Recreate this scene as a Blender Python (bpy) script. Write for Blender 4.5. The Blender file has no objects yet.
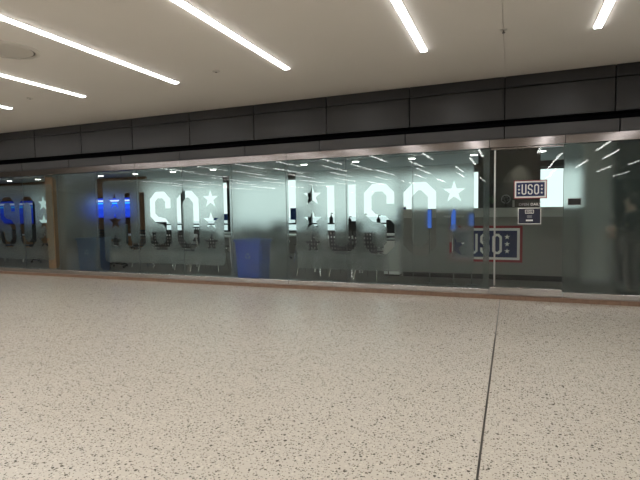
import bpy, bmesh, math, random
from mathutils import Vector, Matrix
random.seed(7)
SC = bpy.context.scene
COL = SC.collection
PI = math.pi
D = 7.27            # the glass front stands 7.27 m from the viewer
X0, GP = -7.839, 1.0729   # glass joints

# ------------------------------------------------------------------ materials
def newmat(name):
    m = bpy.data.materials.new(name); m.use_nodes = True
    nt = m.node_tree
    for n in list(nt.nodes): nt.nodes.remove(n)
    out = nt.nodes.new('ShaderNodeOutputMaterial')
    return m, nt, out

def pbr(name, col, rough=0.5, metal=0.0, noise=0.0, nscale=20.0, coat=0.0, bump=0.0, stretch=None, spec=0.5):
    m, nt, out = newmat(name)
    b = nt.nodes.new('ShaderNodeBsdfPrincipled')
    nt.links.new(b.outputs[0], out.inputs[0])
    b.inputs['Roughness'].default_value = rough
    b.inputs['Metallic'].default_value = metal
    b.inputs['Coat Weight'].default_value = coat
    b.inputs['Specular IOR Level'].default_value = spec
    b.inputs['Base Color'].default_value = (*col, 1)
    if noise or bump:
        tc = nt.nodes.new('ShaderNodeTexCoord')
        mp = nt.nodes.new('ShaderNodeMapping')
        if stretch: mp.inputs['Scale'].default_value = stretch
        n = nt.nodes.new('ShaderNodeTexNoise'); n.inputs['Scale'].default_value = nscale
        n.inputs['Detail'].default_value = 4
        nt.links.new(tc.outputs['Object'], mp.inputs[0]); nt.links.new(mp.outputs[0], n.inputs['Vector'])
        if noise:
            mx = nt.nodes.new('ShaderNodeMix'); mx.data_type = 'RGBA'
            mx.inputs['A'].default_value = (*[c * (1 - noise) for c in col], 1)
            mx.inputs['B'].default_value = (*[min(1, c * (1 + noise)) for c in col], 1)
            nt.links.new(n.outputs['Fac'], mx.inputs['Factor'])
            nt.links.new(mx.outputs['Result'], b.inputs['Base Color'])
        if bump:
            bp = nt.nodes.new('ShaderNodeBump'); bp.inputs['Strength'].default_value = bump
            bp.inputs['Distance'].default_value = 0.01
            nt.links.new(n.outputs['Fac'], bp.inputs['Height']); nt.links.new(bp.outputs[0], b.inputs['Normal'])
    return m

def emit(name, col, s):
    m, nt, out = newmat(name)
    e = nt.nodes.new('ShaderNodeEmission'); e.inputs[0].default_value = (*col, 1); e.inputs[1].default_value = s
    nt.links.new(e.outputs[0], out.inputs[0])
    return m

def glass_mat(name, tint, refl=0.028):
    m, nt, out = newmat(name)
    tr = nt.nodes.new('ShaderNodeBsdfTransparent'); tr.inputs[0].default_value = (*tint, 1)
    gl = nt.nodes.new('ShaderNodeBsdfGlossy'); gl.inputs['Roughness'].default_value = 0.0
    lw = nt.nodes.new('ShaderNodeLayerWeight'); lw.inputs['Blend'].default_value = 0.5
    pw = nt.nodes.new('ShaderNodeMath'); pw.operation = 'POWER'; pw.inputs[1].default_value = 5
    ma = nt.nodes.new('ShaderNodeMath'); ma.operation = 'MULTIPLY_ADD'
    ma.inputs[1].default_value = 0.9; ma.inputs[2].default_value = refl
    mx = nt.nodes.new('ShaderNodeMixShader')
    nt.links.new(lw.outputs['Facing'], pw.inputs[0]); nt.links.new(pw.outputs[0], ma.inputs[0])
    nt.links.new(ma.outputs[0], mx.inputs[0]); nt.links.new(tr.outputs[0], mx.inputs[1])
    nt.links.new(gl.outputs[0], mx.inputs[2]); nt.links.new(mx.outputs[0], out.inputs[0])
    return m

def film_mat(name, tint=(0.985, 1.0, 0.993), dcol=(0.78, 0.86, 0.84), rough=0.25, dif=0.22):
    m, nt, out = newmat(name)
    rf = nt.nodes.new('ShaderNodeBsdfRefraction'); rf.inputs['Color'].default_value = (*tint, 1)
    rf.inputs['Roughness'].default_value = rough; rf.inputs['IOR'].default_value = 1.33
    df = nt.nodes.new('ShaderNodeBsdfDiffuse'); df.inputs[0].default_value = (*dcol, 1)
    tl = nt.nodes.new('ShaderNodeBsdfTranslucent'); tl.inputs[0].default_value = (*dcol, 1)
    m1 = nt.nodes.new('ShaderNodeMixShader'); m1.inputs[0].default_value = 0.92
    m2 = nt.nodes.new('ShaderNodeMixShader'); m2.inputs[0].default_value = dif
    nt.links.new(df.outputs[0], m1.inputs[1]); nt.links.new(tl.outputs[0], m1.inputs[2])
    nt.links.new(rf.outputs[0], m2.inputs[1]); nt.links.new(m1.outputs[0], m2.inputs[2])
    nt.links.new(m2.outputs[0], out.inputs[0])
    return m

def floor_mat():
    m, nt, out = newmat('terrazzo')
    b = nt.nodes.new('ShaderNodeBsdfPrincipled'); nt.links.new(b.outputs[0], out.inputs[0])
    tc = nt.nodes.new('ShaderNodeTexCoord')
    # dark angular stone chips of several sizes
    cur = None
    base = (0.60, 0.535, 0.445, 1)
    big = nt.nodes.new('ShaderNodeTexNoise'); big.inputs['Scale'].default_value = 1.3; big.inputs['Detail'].default_value = 3
    nt.links.new(tc.outputs['Object'], big.inputs['Vector'])
    mb = nt.nodes.new('ShaderNodeMix'); mb.data_type = 'RGBA'
    mb.inputs['A'].default_value = (0.60, 0.55, 0.475, 1); mb.inputs['B'].default_value = (0.66, 0.61, 0.535, 1)
    nt.links.new(big.outputs['Fac'], mb.inputs['Factor'])
    cur = mb.outputs['Result']
    warp = nt.nodes.new('ShaderNodeTexNoise'); warp.inputs['Scale'].default_value = 60; warp.inputs['Detail'].default_value = 1
    nt.links.new(tc.outputs['Object'], warp.inputs['Vector'])
    wv = nt.nodes.new('ShaderNodeVectorMath'); wv.operation = 'SCALE'; wv.inputs['Scale'].default_value = 0.014
    nt.links.new(warp.outputs['Color'], wv.inputs[0])
    av = nt.nodes.new('ShaderNodeVectorMath'); av.operation = 'ADD'
    nt.links.new(tc.outputs['Object'], av.inputs[0]); nt.links.new(wv.outputs[0], av.inputs[1])
    for sc, keep, col, thr in ((50, 0.47, (0.14, 0.13, 0.105), 0.29), (85, 0.50, (0.30, 0.265, 0.215), 0.36),
                               (33, 0.14, (0.12, 0.105, 0.085), 0.27), (48, 0.30, (0.72, 0.67, 0.58), 0.35)):
        v = nt.nodes.new('ShaderNodeTexVoronoi'); v.voronoi_dimensions = '3D'; v.inputs['Scale'].default_value = sc
        nt.links.new(av.outputs[0], v.inputs['Vector'])
        lt = nt.nodes.new('ShaderNodeMath'); lt.operation = 'LESS_THAN'; lt.inputs[1].default_value = thr
        nt.links.new(v.outputs['Distance'], lt.inputs[0])
        sp = nt.nodes.new('ShaderNodeSeparateColor'); nt.links.new(v.outputs['Color'], sp.inputs[0])
        lk = nt.nodes.new('ShaderNodeMath'); lk.operation = 'LESS_THAN'; lk.inputs[1].default_value = keep
        nt.links.new(sp.outputs[0], lk.inputs[0])
        mu = nt.nodes.new('ShaderNodeMath'); mu.operation = 'MULTIPLY'
        nt.links.new(lt.outputs[0], mu.inputs[0]); nt.links.new(lk.outputs[0], mu.inputs[1])
        mx = nt.nodes.new('ShaderNodeMix'); mx.data_type = 'RGBA'
        nt.links.new(mu.outputs[0], mx.inputs['Factor']); nt.links.new(cur, mx.inputs['A'])
        mx.inputs['B'].default_value = (*col, 1)
        cur = mx.outputs['Result']
    nt.links.new(cur, b.inputs['Base Color'])
    b.inputs['Roughness'].default_value = 0.26
    b.inputs['Specular IOR Level'].default_value = 0.6
    return m

def wood_mat(name, c1, c2, rough=0.45, sc=6):
    m, nt, out = newmat(name)
    b = nt.nodes.new('ShaderNodeBsdfPrincipled'); nt.links.new(b.outputs[0], out.inputs[0])
    tc = nt.nodes.new('ShaderNodeTexCoord'); mp = nt.nodes.new('ShaderNodeMapping')
    mp.inputs['Scale'].default_value = (8, 8, 0.7)
    n = nt.nodes.new('ShaderNodeTexNoise'); n.inputs['Scale'].default_value = sc; n.inputs['Detail'].default_value = 6
    n.inputs['Distortion'].default_value = 1.2
    nt.links.new(tc.outputs['Object'], mp.inputs[0]); nt.links.new(mp.outputs[0], n.inputs['Vector'])
    r = nt.nodes.new('ShaderNodeValToRGB')
    r.color_ramp.elements[0].position = 0.35; r.color_ramp.elements[0].color = (*c1, 1)
    r.color_ramp.elements[1].position = 0.7; r.color_ramp.elements[1].color = (*c2, 1)
    nt.links.new(n.outputs['Fac'], r.inputs[0]); nt.links.new(r.outputs[0], b.inputs['Base Color'])
    b.inputs['Roughness'].default_value = rough
    return m

def screen_mat(name, s=1.0):
    """blue picture on a lit television: blue field, a white band and a cyan line near the top"""
    m, nt, out = newmat(name)
    tc = nt.nodes.new('ShaderNodeTexCoord'); sp = nt.nodes.new('ShaderNodeSeparateXYZ')
    nt.links.new(tc.outputs['Generated'], sp.inputs[0])
    r = nt.nodes.new('ShaderNodeValToRGB'); r.color_ramp.interpolation = 'CONSTANT'
    e = r.color_ramp.elements
    e[0].position = 0; e[0].color = (0.02, 0.03, 0.35, 1)
    e[1].position = 0.06; e[1].color = (0.015, 0.05, 0.55, 1)
    for p_, c in ((0.45, (0.02, 0.08, 0.75, 1)), (0.70, (0.05, 0.5, 0.95, 1)), (0.76, (0.02, 0.08, 0.7, 1)),
                  (0.82, (0.6, 0.7, 0.95, 1)), (0.90, (0.02, 0.05, 0.5, 1))):
        x = e.new(p_); x.color = c
    nt.links.new(sp.outputs[2], r.inputs[0])
    em = nt.nodes.new('ShaderNodeEmission'); em.inputs[1].default_value = s
    nt.links.new(r.outputs[0], em.inputs[0]); nt.links.new(em.outputs[0], out.inputs[0])
    return m

M = dict(
    ceiling=pbr('ceiling_paint', (0.74, 0.70, 0.645), 0.75, noise=0.03, nscale=1.5),
    fascia=pbr('dark_bronze_panel', (0.021, 0.020, 0.020), 0.34, 0.2, noise=0.06, nscale=3),
    lower=pbr('grey_bulkhead_panel', (0.042, 0.041, 0.042), 0.40, 0.3, noise=0.06, nscale=3),
    black=pbr('black_recess', (0.004, 0.004, 0.005), 0.9, spec=0.05),
    steel=pbr('brushed_stainless', (0.22, 0.20, 0.195), 0.12, 1.0, noise=0.06, nscale=3, stretch=(0.3, 3, 3), bump=0.0),
    rail=pbr('rail_stainless', (0.50, 0.48, 0.47), 0.20, 1.0, noise=0.06, nscale=4, stretch=(0.3, 3, 3), bump=0.0),
    chrome=pbr('chrome', (0.75, 0.75, 0.74), 0.15, 1.0),
    satin=pbr('satin_metal', (0.70, 0.70, 0.69), 0.30, 1.0),
    woodb=wood_mat('brown_wood_base', (0.19, 0.115, 0.075), (0.27, 0.165, 0.11)),
    wood=wood_mat('wood_panel', (0.20, 0.105, 0.05), (0.32, 0.18, 0.09)),
    floor=floor_mat(),
    strip=pbr('divider_metal', (0.12, 0.11, 0.095), 0.4, 0.6),
    led=emit('led_diffuser', (1.0, 0.985, 0.965), 17.5),
    down=emit('downlight_lens', (1.0, 0.98, 0.92), 16.0),
    trimw=pbr('white_trim', (0.72, 0.69, 0.63), 0.5),
    grille=pbr('vent_metal', (0.56, 0.53, 0.48), 0.5),
    darkgrey=pbr('vent_slot', (0.10, 0.09, 0.08), 0.8),  # dark tone of the vent slot, sensor lenses and sprinkler head
    glass=glass_mat('shopfront_glass', (0.955, 0.983, 0.976)),
    pane=glass_mat('outer_window_glass', (0.93, 0.99, 0.97), 0.03),
    film=film_mat('frosted_vinyl'),
    intceil=pbr('inner_ceiling', (0.46, 0.49, 0.47), 0.8, noise=0.03),
    intwall=pbr('inner_grey_wall', (0.32, 0.33, 0.315), 0.7, noise=0.05),
    darkwall=pbr('charcoal_wall', (0.075, 0.078, 0.075), 0.45, noise=0.08, nscale=2),
    carpet=pbr('grey_carpet', (0.17, 0.165, 0.155), 0.95, noise=0.25, nscale=60),
    mullion=pbr('dark_mullion', (0.03, 0.035, 0.035), 0.5),
    desk=pbr('desk_front_laminate', (0.22, 0.215, 0.20), 0.4, noise=0.06, nscale=2),
    ledge=pbr('pale_ledge', (0.42, 0.43, 0.40), 0.4),
    white=pbr('white_laminate', (0.8, 0.82, 0.8), 0.35),
    navy=pbr('navy_print', (0.008, 0.022, 0.10), 0.4),
    navyd=pbr('dark_navy_print', (0.012, 0.016, 0.04), 0.4),
    red=pbr('red_print', (0.28, 0.018, 0.03), 0.4),
    wprint=pbr('white_print', (0.85, 0.85, 0.83), 0.5),
    gprint=pbr('grey_print', (0.35, 0.36, 0.38), 0.5),
    bin=pbr('blue_plastic', (0.014, 0.068, 0.46), 0.4),
    bindark=pbr('dark_blue_plastic', (0.012, 0.045, 0.13), 0.4),
    binlid=pbr('blue_plastic_rim', (0.025, 0.09, 0.45), 0.35),
    blk=pbr('black_plastic', (0.012, 0.013, 0.014), 0.45),
    chair=pbr('grey_perforated_plastic', (0.055, 0.057, 0.062), 0.5),
    fabric=pbr('dark_fabric', (0.03, 0.035, 0.04), 0.9, noise=0.3, nscale=80),
    bluefab=pbr('blue_fabric', (0.02, 0.08, 0.30), 0.8, noise=0.1, nscale=50),
    screen=screen_mat('blue_tv_picture', 1.2),
    screen_dim=screen_mat('dim_blue_tv_picture', 0.30),
    pale=emit('pale_glow', (0.75, 1.0, 0.95), 0.5),  # added glow, no known source on the wood wall
    blueglow=emit('blue_glow', (0.10, 0.25, 0.9), 0.5),  # added blue glow imitating a reflection in the glass front
    skin=pbr('skin', (0.62, 0.44, 0.36), 0.5),
    hair=pbr('dark_hair', (0.02, 0.015, 0.012), 0.6, noise=0.3, nscale=90),
    cloth=pbr('black_jacket', (0.008, 0.011, 0.012), 0.85),
    trouser=pbr('charcoal_trousers', (0.018, 0.017, 0.016), 0.85),
    leaf=pbr('dark_leaf', (0.10, 0.15, 0.09), 0.5, noise=0.3),
    pot=pbr('dark_pot', (0.05, 0.05, 0.05), 0.5),
    apron=pbr('pale_concrete', (0.75, 0.76, 0.75), 0.9, noise=0.05, nscale=1),
    farwall=pbr('far_concourse_wall', (0.30, 0.27, 0.23), 0.7, noise=0.05, nscale=1),
    seal=pbr('grey_seal', (0.10, 0.115, 0.11), 0.5),
)

# ------------------------------------------------------------------ helpers
def link(name, me, mat, parent=None):
    o = bpy.data.objects.new(name, me); COL.objects.link(o)
    if mat: me.materials.append(mat)
    if parent: o.parent = parent
    return o
def bmobj(name, bm, mat, parent=None, smooth=False):
    bmesh.ops.recalc_face_normals(bm, faces=bm.faces)
    me = bpy.data.meshes.new(name); bm.to_mesh(me); bm.free()
    if smooth:
        for f in me.polygons: f.use_smooth = True
        try: me.set_sharp_from_angle(angle=math.radians(40))
        except Exception: pass
    return link(name, me, mat, parent)
def box(bm, x0, x1, y0, y1, z0, z1, bev=0.0):
    r = bmesh.ops.create_cube(bm, size=1.0)
    vs = r['verts']
    for v in vs:
        v.co = Vector(((x0 + x1) / 2 + v.co.x * (x1 - x0), (y0 + y1) / 2 + v.co.y * (y1 - y0), (z0 + z1) / 2 + v.co.z * (z1 - z0)))
    if bev > 0:
        es = list({e for v in vs for e in v.link_edges})
        bmesh.ops.bevel(bm, geom=es, offset=bev, segments=2, affect='EDGES', profile=0.5)
    return vs
def boxo(name, b, mat, parent=None, bev=0.0):
    bm = bmesh.new(); box(bm, *b, bev=bev)
    return bmobj(name, bm, mat, parent)
def tube(bm, pts, r, seg=8, cap=True):
    pts = [Vector(p) for p in pts]; rings = []
    rr = r if isinstance(r, (list, tuple)) else [r] * len(pts)
    prev = None
    for i, p in enumerate(pts):
        t = ((pts[min(i + 1, len(pts) - 1)] - pts[max(i - 1, 0)])).normalized()
        a = Vector((0, 0, 1)) if abs(t.z) < 0.9 else Vector((1, 0, 0))
        if prev is not None and (prev - t * prev.dot(t)).length > 1e-4: n = (prev - t * prev.dot(t)).normalized()
        else: n = t.cross(a).normalized()
        prev = n; b = t.cross(n)
        rings.append([bm.verts.new(p + (n * math.cos(2 * PI * k / seg) + b * math.sin(2 * PI * k / seg)) * rr[i]) for k in range(seg)])
    for i in range(len(rings) - 1):
        for k in range(seg):
            bm.faces.new((rings[i][k], rings[i][(k + 1) % seg], rings[i + 1][(k + 1) % seg], rings[i + 1][k]))
    if cap:
        bm.faces.new(rings[0][::-1]); bm.faces.new(rings[-1])
def lathe(bm, prof, cx=0, cy=0, seg=20):
    rings = []
    for r, z in prof:
        rings.append([bm.verts.new((cx + max(r, 1e-4) * math.cos(2 * PI * k / seg), cy + max(r, 1e-4) * math.sin(2 * PI * k / seg), z)) for k in range(seg)])
    for i in range(len(rings) - 1):
        for k in range(seg):
            bm.faces.new((rings[i][k], rings[i][(k + 1) % seg], rings[i + 1][(k + 1) % seg], rings[i + 1][k]))
    bm.faces.new(rings[0][::-1]); bm.faces.new(rings[-1])
def flat(name, loops, depth, loc, mat, parent=None):
    """closed outlines (x, z), holes by even-odd, given a thickness along y; loc = origin of the outline"""
    cu = bpy.data.curves.new(name, 'CURVE'); cu.dimensions = '2D'; cu.fill_mode = 'BOTH'; cu.extrude = depth / 2
    for lp in loops:
        s = cu.splines.new('POLY'); s.points.add(len(lp) - 1)
        for i, (x, z) in enumerate(lp): s.points[i].co = (x, z, 0, 1)
        s.use_cyclic_u = True
    tmp = bpy.data.objects.new('tmp', cu); COL.objects.link(tmp)
    dg = bpy.context.evaluated_depsgraph_get(); dg.update()
    me = bpy.data.meshes.new_from_object(tmp.evaluated_get(dg))
    bpy.data.objects.remove(tmp); bpy.data.curves.remove(cu)
    me.name = name
    me.transform(Matrix(((1, 0, 0, loc[0]), (0, 0, -1, loc[1]), (0, 1, 0, loc[2]), (0, 0, 0, 1))))
    me.materials.clear()
    return link(name, me, mat, parent)
def text(name, s, size, loc, mat, parent, depth=0.001, align='CENTER'):
    cu = bpy.data.curves.new(name, 'FONT'); cu.body = s; cu.size = size; cu.extrude = depth; cu.align_x = align
    cu.offset = size * 0.012
    tmp = bpy.data.objects.new('tmp', cu); COL.objects.link(tmp)
    dg = bpy.context.evaluated_depsgraph_get(); dg.update()
    me = bpy.data.meshes.new_from_object(tmp.evaluated_get(dg))
    bpy.data.objects.remove(tmp); bpy.data.curves.remove(cu)
    me.name = name
    me.transform(Matrix(((1, 0, 0, loc[0]), (0, 0, -1, loc[1]), (0, 1, 0, loc[2]), (0, 0, 0, 1))))
    me.materials.clear()
    return link(name, me, mat, parent)
def rrect(x0, x1, z0, z1, r, n=6):
    pts = []
    for cx, cz, a0 in ((x1 - r, z0 + r, -PI / 2), (x1 - r, z1 - r, 0), (x0 + r, z1 - r, PI / 2), (x0 + r, z0 + r, PI)):
        for k in range(n + 1):
            a = a0 + PI / 2 * k / n; pts.append((cx + r * math.cos(a), cz + r * math.sin(a)))
    return pts
def rect(x0, x1, z0, z1): return [(x0, z0), (x1, z0), (x1, z1), (x0, z1)]
def stroke(pts, hw):
    P = [Vector((a, b)) for a, b in pts]; L = []; R_ = []
    for i, p in enumerate(P):
        if i == 0: t = (P[1] - P[0]).normalized(); n = Vector((-t.y, t.x)); k = 1
        elif i == len(P) - 1: t = (P[-1] - P[-2]).normalized(); n = Vector((-t.y, t.x)); k = 1
        else:
            t1 = (P[i] - P[i - 1]).normalized(); t2 = (P[i + 1] - P[i]).normalized()
            n = (Vector((-t1.y, t1.x)) + Vector((-t2.y, t2.x))).normalized(); k = 1 / max(0.3, n.dot(Vector((-t1.y, t1.x))))
        L.append(p + n * hw * k); R_.append(p - n * hw * k)
    return [tuple(v) for v in L] + [tuple(v) for v in reversed(R_)]
def octo(x0, x1, z0, z1, c): return [(x0 + c, z0), (x1 - c, z0), (x1, z0 + c), (x1, z1 - c), (x1 - c, z1), (x0 + c, z1), (x0, z1 - c), (x0, z0 + c)]
def star(cx, cz, r):
    return [(cx + (r if k % 2 == 0 else r * 0.40) * math.cos(PI / 2 + k * PI / 5), cz + (r if k % 2 == 0 else r * 0.40) * math.sin(PI / 2 + k * PI / 5)) for k in range(10)]
def uso(stars=True):
    """the letters and star columns: x 0..2.97 from the left edge of the badge area, z 0..1.12"""
    w, s, h = 0.49, 0.125, 1.12; hs = s / 2; c = 0.165
    out = []
    u = stroke([(hs, h), (hs, c), (c, hs), (w - c, hs), (w - hs, c), (w - hs, h)], hs)
    out.append([(x + 0.74, z) for x, z in u])
    S = stroke([(w - hs, 0.80), (w - hs, h - c), (w - c, h - hs), (c, h - hs), (hs, h - c), (hs, 0.68), (c, 0.585),
                (w - c, 0.555), (w - hs, 0.455), (w - hs, c), (w - c, hs), (c, hs), (hs, c), (hs, 0.35)], hs)
    out.append([(x + 1.366, z) for x, z in S])
    out.append([(x + 2.0, z) for x, z in octo(0, w + 0.005, 0, h, 0.15)])
    out.append([(x + 2.0, z) for x, z in octo(s, w + 0.005 - s, s, h - s, 0.10)])
    if stars:
        for cx in (0.475, 2.755):
            for cz in (0.955, 0.555, 0.155): out.append(star(cx, cz, 0.168))
    return out
def tag(o, label=None, cat=None, group=None, kind=None):
    if label: o['label'] = label
    if cat: o['category'] = cat
    if group: o['group'] = group
    if kind: o['kind'] = kind
    return o
def empty(name, loc=(0, 0, 0), rz=0, **k):
    o = bpy.data.objects.new(name, None); COL.objects.link(o); o.location = loc; o.rotation_euler = (0, 0, rz)
    o.empty_display_size = 0.1
    return tag(o, **k)
def kids(o): return [c for c in bpy.data.objects if c.parent == o]
def copy_tree(o, parent=None):
    c = o.copy(); COL.objects.link(c); c.parent = parent
    for ch in kids(o): copy_tree(ch, c)
    return c
def S(o): return tag(o, kind='structure')

# ------------------------------------------------------------------ corridor shell
XL, XR, YB = -34.0, 14.0, -24.0
S(boxo('floor', (XL, XR, YB, D + 0.11, -0.2, 0.0), M['floor']))
S(boxo('trim_1', (-0.150, -0.138, YB, D - 0.052, -0.01, 0.0012), M['strip']))       # metal divider in the terrazzo
# ceiling in two fields with an open joint between them
bm = bmesh.new()
box(bm, XL, -0.101, YB, D + 0.50, 3.234, 3.35); box(bm, -0.095, XR, YB, D + 0.50, 3.234, 3.35)
box(bm, -0.12, -0.08, YB, D + 0.50, 3.262, 3.35)
S(bmobj('ceiling', bm, M['ceiling']))
S(boxo('wall_back', (XL, XR, YB - 0.1, YB, 0, 3.234), M['farwall']))
S(boxo('wall_left', (XL - 0.1, XL, YB, D + 0.5, 0, 3.234), M['farwall']))
S(boxo('wall_right', (XR, XR + 0.1, YB, D + 0.5, 0, 3.234), M['farwall']))
# dark fascia: upper panels set back, a black gap, the lower band in front
SP = 1.40697; JX = [-9.956 + SP * i for i in range(-5, 11)]
g = 0.008
bm = bmesh.new()
YU = D + 0.33
for a, b in zip(JX[:-1], JX[1:]):
    box(bm, a + g, b - g, YU, YU + 0.04, 3.070, 3.232, bev=0.002)
    box(bm, a + g, b - g, YU, YU + 0.04, 2.612, 3.056, bev=0.002)
S(bmobj('wall_front', bm, M['fascia']))
S(boxo('trim_2', (JX[0], JX[-1], YU + 0.05, YU + 0.10, 2.28, 3.24), M['black']))
S(boxo('trim_3', (JX[0], JX[-1], D + 0.30, YU + 0.05, 2.585, 2.605), M['black']))
bm = bmesh.new()
for a, b in zip(JX[:-1], JX[1:]):
    box(bm, a + g, b - g, D, D + 0.04, 2.290, 2.452, bev=0.003)
S(bmobj('trim_4', bm, M['lower']))
S(boxo('trim_5', (JX[0], JX[-1], D + 0.042, D + 0.06, 2.16, 2.46), M['black']))
S(boxo('trim_6', (JX[0], JX[-1], D + 0.06, YU + 0.04, 2.45, 2.462), M['black']))
# stainless header over the glass, in lengths
HJ = [-17.0, -13.2, -9.98, -6.77, -3.52, -0.302, 0.667, 3.2]
bm = bmesh.new()
for a, b in zip(HJ[:-1], HJ[1:]):
    box(bm, a + 0.002, b - 0.002, D - 0.03, D + 0.04, 2.165, 2.280, bev=0.004)
S(bmobj('trim_7', bm, M['steel']))
# stainless bottom rail on a brown wood base
bm = bmesh.new()
for a, b in ((-17.0, -9.98), (-9.98, -3.52), (-3.52, -0.300), (0.665, 3.2)):
    box(bm, a + 0.002, b - 0.002, D - 0.03, D + 0.045, 0.062, 0.141, bev=0.005)
S(bmobj('trim_8', bm, M['rail']))
S(boxo('baseboard_front', (-17.0, 3.2, D - 0.05, D + 0.045, 0.0, 0.060), M['woodb'], bev=0.002))

# ------------------------------------------------------------------ ceiling lights of the corridor
def strip_light(x, y0, y1, label, group=None):
    L = empty('linear_ceiling_light', (x, y1, 3.234), label=label, cat='ceiling light', group=group)
    bm = bmesh.new()
    box(bm, -0.049, -0.037, y0 - y1 - 0.012, 0.012, -0.006, 0.02); box(bm, 0.037, 0.049, y0 - y1 - 0.012, 0.012, -0.006, 0.02)
    box(bm, -0.042, 0.042, 0.0, 0.012, -0.006, 0.02); box(bm, -0.042, 0.042, y0 - y1 - 0.012, y0 - y1, -0.006, 0.02)
    bmobj('light_frame', bm, M['trimw'], L)
    n = max(1, round((y1 - y0) / 2.6)); seg = (y1 - y0) / n
    for k in range(n):
        bm = bmesh.new(); box(bm, -0.036, 0.036, -seg * (k + 1) + 0.003, -seg * k - 0.003, -0.017, 0.012)
        bmobj('light_diffuser', bm, M['led'], L)
    return L
lab = ['linear ceiling light at the far left, only its tip in view', 'linear ceiling light left of the round vent, lowest of the long ones',
       'long linear ceiling light passing just behind the round vent', 'long linear ceiling light over the middle of the frosted window bays',
       'short bright linear ceiling light left of the ceiling joint', 'linear ceiling light in the upper right corner over the door']
for x, y1, l in zip((-8.34, -6.48, -4.61, -2.825, -1.005, 0.84), (5.94, 5.86, 5.84, 5.90, 5.95, 5.97), lab): strip_light(x, -4.0, y1, l)
strip_light(2.66, -4.0, 5.955, 'linear ceiling light beyond the right edge, seen mirrored in the glass')
for x in (-10.15, -12.0, -13.8): strip_light(x, -4.0, 5.955, 'linear ceiling light left of the photographed stretch', 'corridor lights beyond the left edge')
rows = [((-7.3, -4.2), (-14.2, -11.9, -9.7, -7.4, -6.15, -3.72, -1.47, 1.62, 3.35, 5.7)),
        ((-11.2, -7.45), (-20, -17.6, -15.2, -12.9, -10.6, -8.3, -5.95, -4.05, -2.33, 1.62, 2.85, 4.95)),
        ((-15.3, -11.5), (-21.5, -19, -16.6, -14.2, -11.8, -9.5, -7.15, -4.9, -2.65, 2.0, 4.3, 6.6)),
        ((-20.3, -15.8), (-20, -17.7, -15.4, -13.2, -11, -8.8, -6.6, -4.35, -1.77, 2.1, 5.9))]
for (a, b), xs in rows:
    for x in xs: strip_light(x, a, b, 'corridor ceiling light seen only as a streak mirrored in the glass front', 'corridor lights mirrored in the glass')

# round ceiling vent, detectors, sprinkler
v = empty('round_ceiling_vent', (-5.46, 3.885, 3.234), label='round white ceiling vent between the left linear lights', cat='ceiling vent')
bm = bmesh.new(); lathe(bm, [(0.282, -0.002), (0.290, -0.018), (0.305, -0.016), (0.335, -0.006), (0.34, 0.01), (0.282, 0.01)], seg=48); bmobj('outer_ring', bm, M['grille'], v, True)
bm = bmesh.new(); lathe(bm, [(0.0, -0.001), (0.29, -0.003), (0.29, 0.01), (0.0, 0.01)], seg=48); bmobj('slot', bm, M['darkgrey'], v)
bm = bmesh.new(); lathe(bm, [(0.0, -0.016), (0.225, -0.016), (0.262, -0.010), (0.262, -0.006), (0.0, -0.004)], seg=48); bmobj('centre_plate', bm, M['grille'], v, True)
for x, y, l in ((-3.756, 5.60, 'small grey ceiling disc in front of the dark fascia, beside the middle light'), (-7.359, 5.576, 'small grey ceiling disc near the left edge, between two lights')):
    d = empty('ceiling_sensor', (x, y, 3.234), label=l, cat='ceiling sensor')
    bm = bmesh.new(); lathe(bm, [(0.0, -0.016), (0.04, -0.015), (0.052, -0.003), (0.052, 0.004), (0, 0.004)], seg=24); bmobj('sensor_body', bm, M['grille'], d, True)
    bm = bmesh.new(); lathe(bm, [(0.0, -0.022), (0.012, -0.021), (0.016, -0.014), (0, -0.012)], seg=12); bmobj('sensor_lens', bm, M['darkgrey'], d, True)
sp_ = empty('sprinkler', (-0.098, 5.64, 3.234), label='tiny sprinkler head on the ceiling joint', cat='sprinkler')
bm = bmesh.new(); lathe(bm, [(0, -0.006), (0.035, -0.005), (0.04, 0.004), (0, 0.004)], seg=20); bmobj('escutcheon', bm, M['grille'], sp_, True)
bm = bmesh.new(); tube(bm, [(0, 0, -0.03), (0, 0, 0.0)], 0.006); lathe(bm, [(0, -0.034), (0.018, -0.033), (0.018, -0.030), (0, -0.029)], seg=12); bmobj('sprinkler_head', bm, M['darkgrey'], sp_)

# ------------------------------------------------------------------ the glass front
GZ0, GZ1 = 0.135, 2.17
YG0, YG1 = D, D + 0.012
YF = YG1 + 0.0025
def panes(name, joints, parent_extra=None):
    w = empty(name, ((joints[0] + joints[-1]) / 2, YG0, GZ0), kind='structure')
    ox, oz = w.location.x, GZ0
    for a, b in zip(joints[:-1], joints[1:]):
        o = boxo('glass_pane', (a + 0.003 - ox, b - 0.003 - ox, 0, 0.012, 0, GZ1 - GZ0), M['glass'], w)
    for a in joints[:-1]:
        boxo('joint_seal', (a - 0.003 - ox, a + 0.003 - ox, 0.0, 0.012, 0, GZ1 - GZ0), M['seal'], w)
    return w
def put(o, w):
    o.parent = w; o.location = -w.location
    return o
fr = [X0 + GP * i for i in range(-8, 8)]      # joints, fr[8] = X0
fr[-1] = -0.293
S(boxo('wall_lounge_return', (-12.66, -12.5, 12.06, 13.5 + 0.2, 0, 2.5), M['intwall']))
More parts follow.
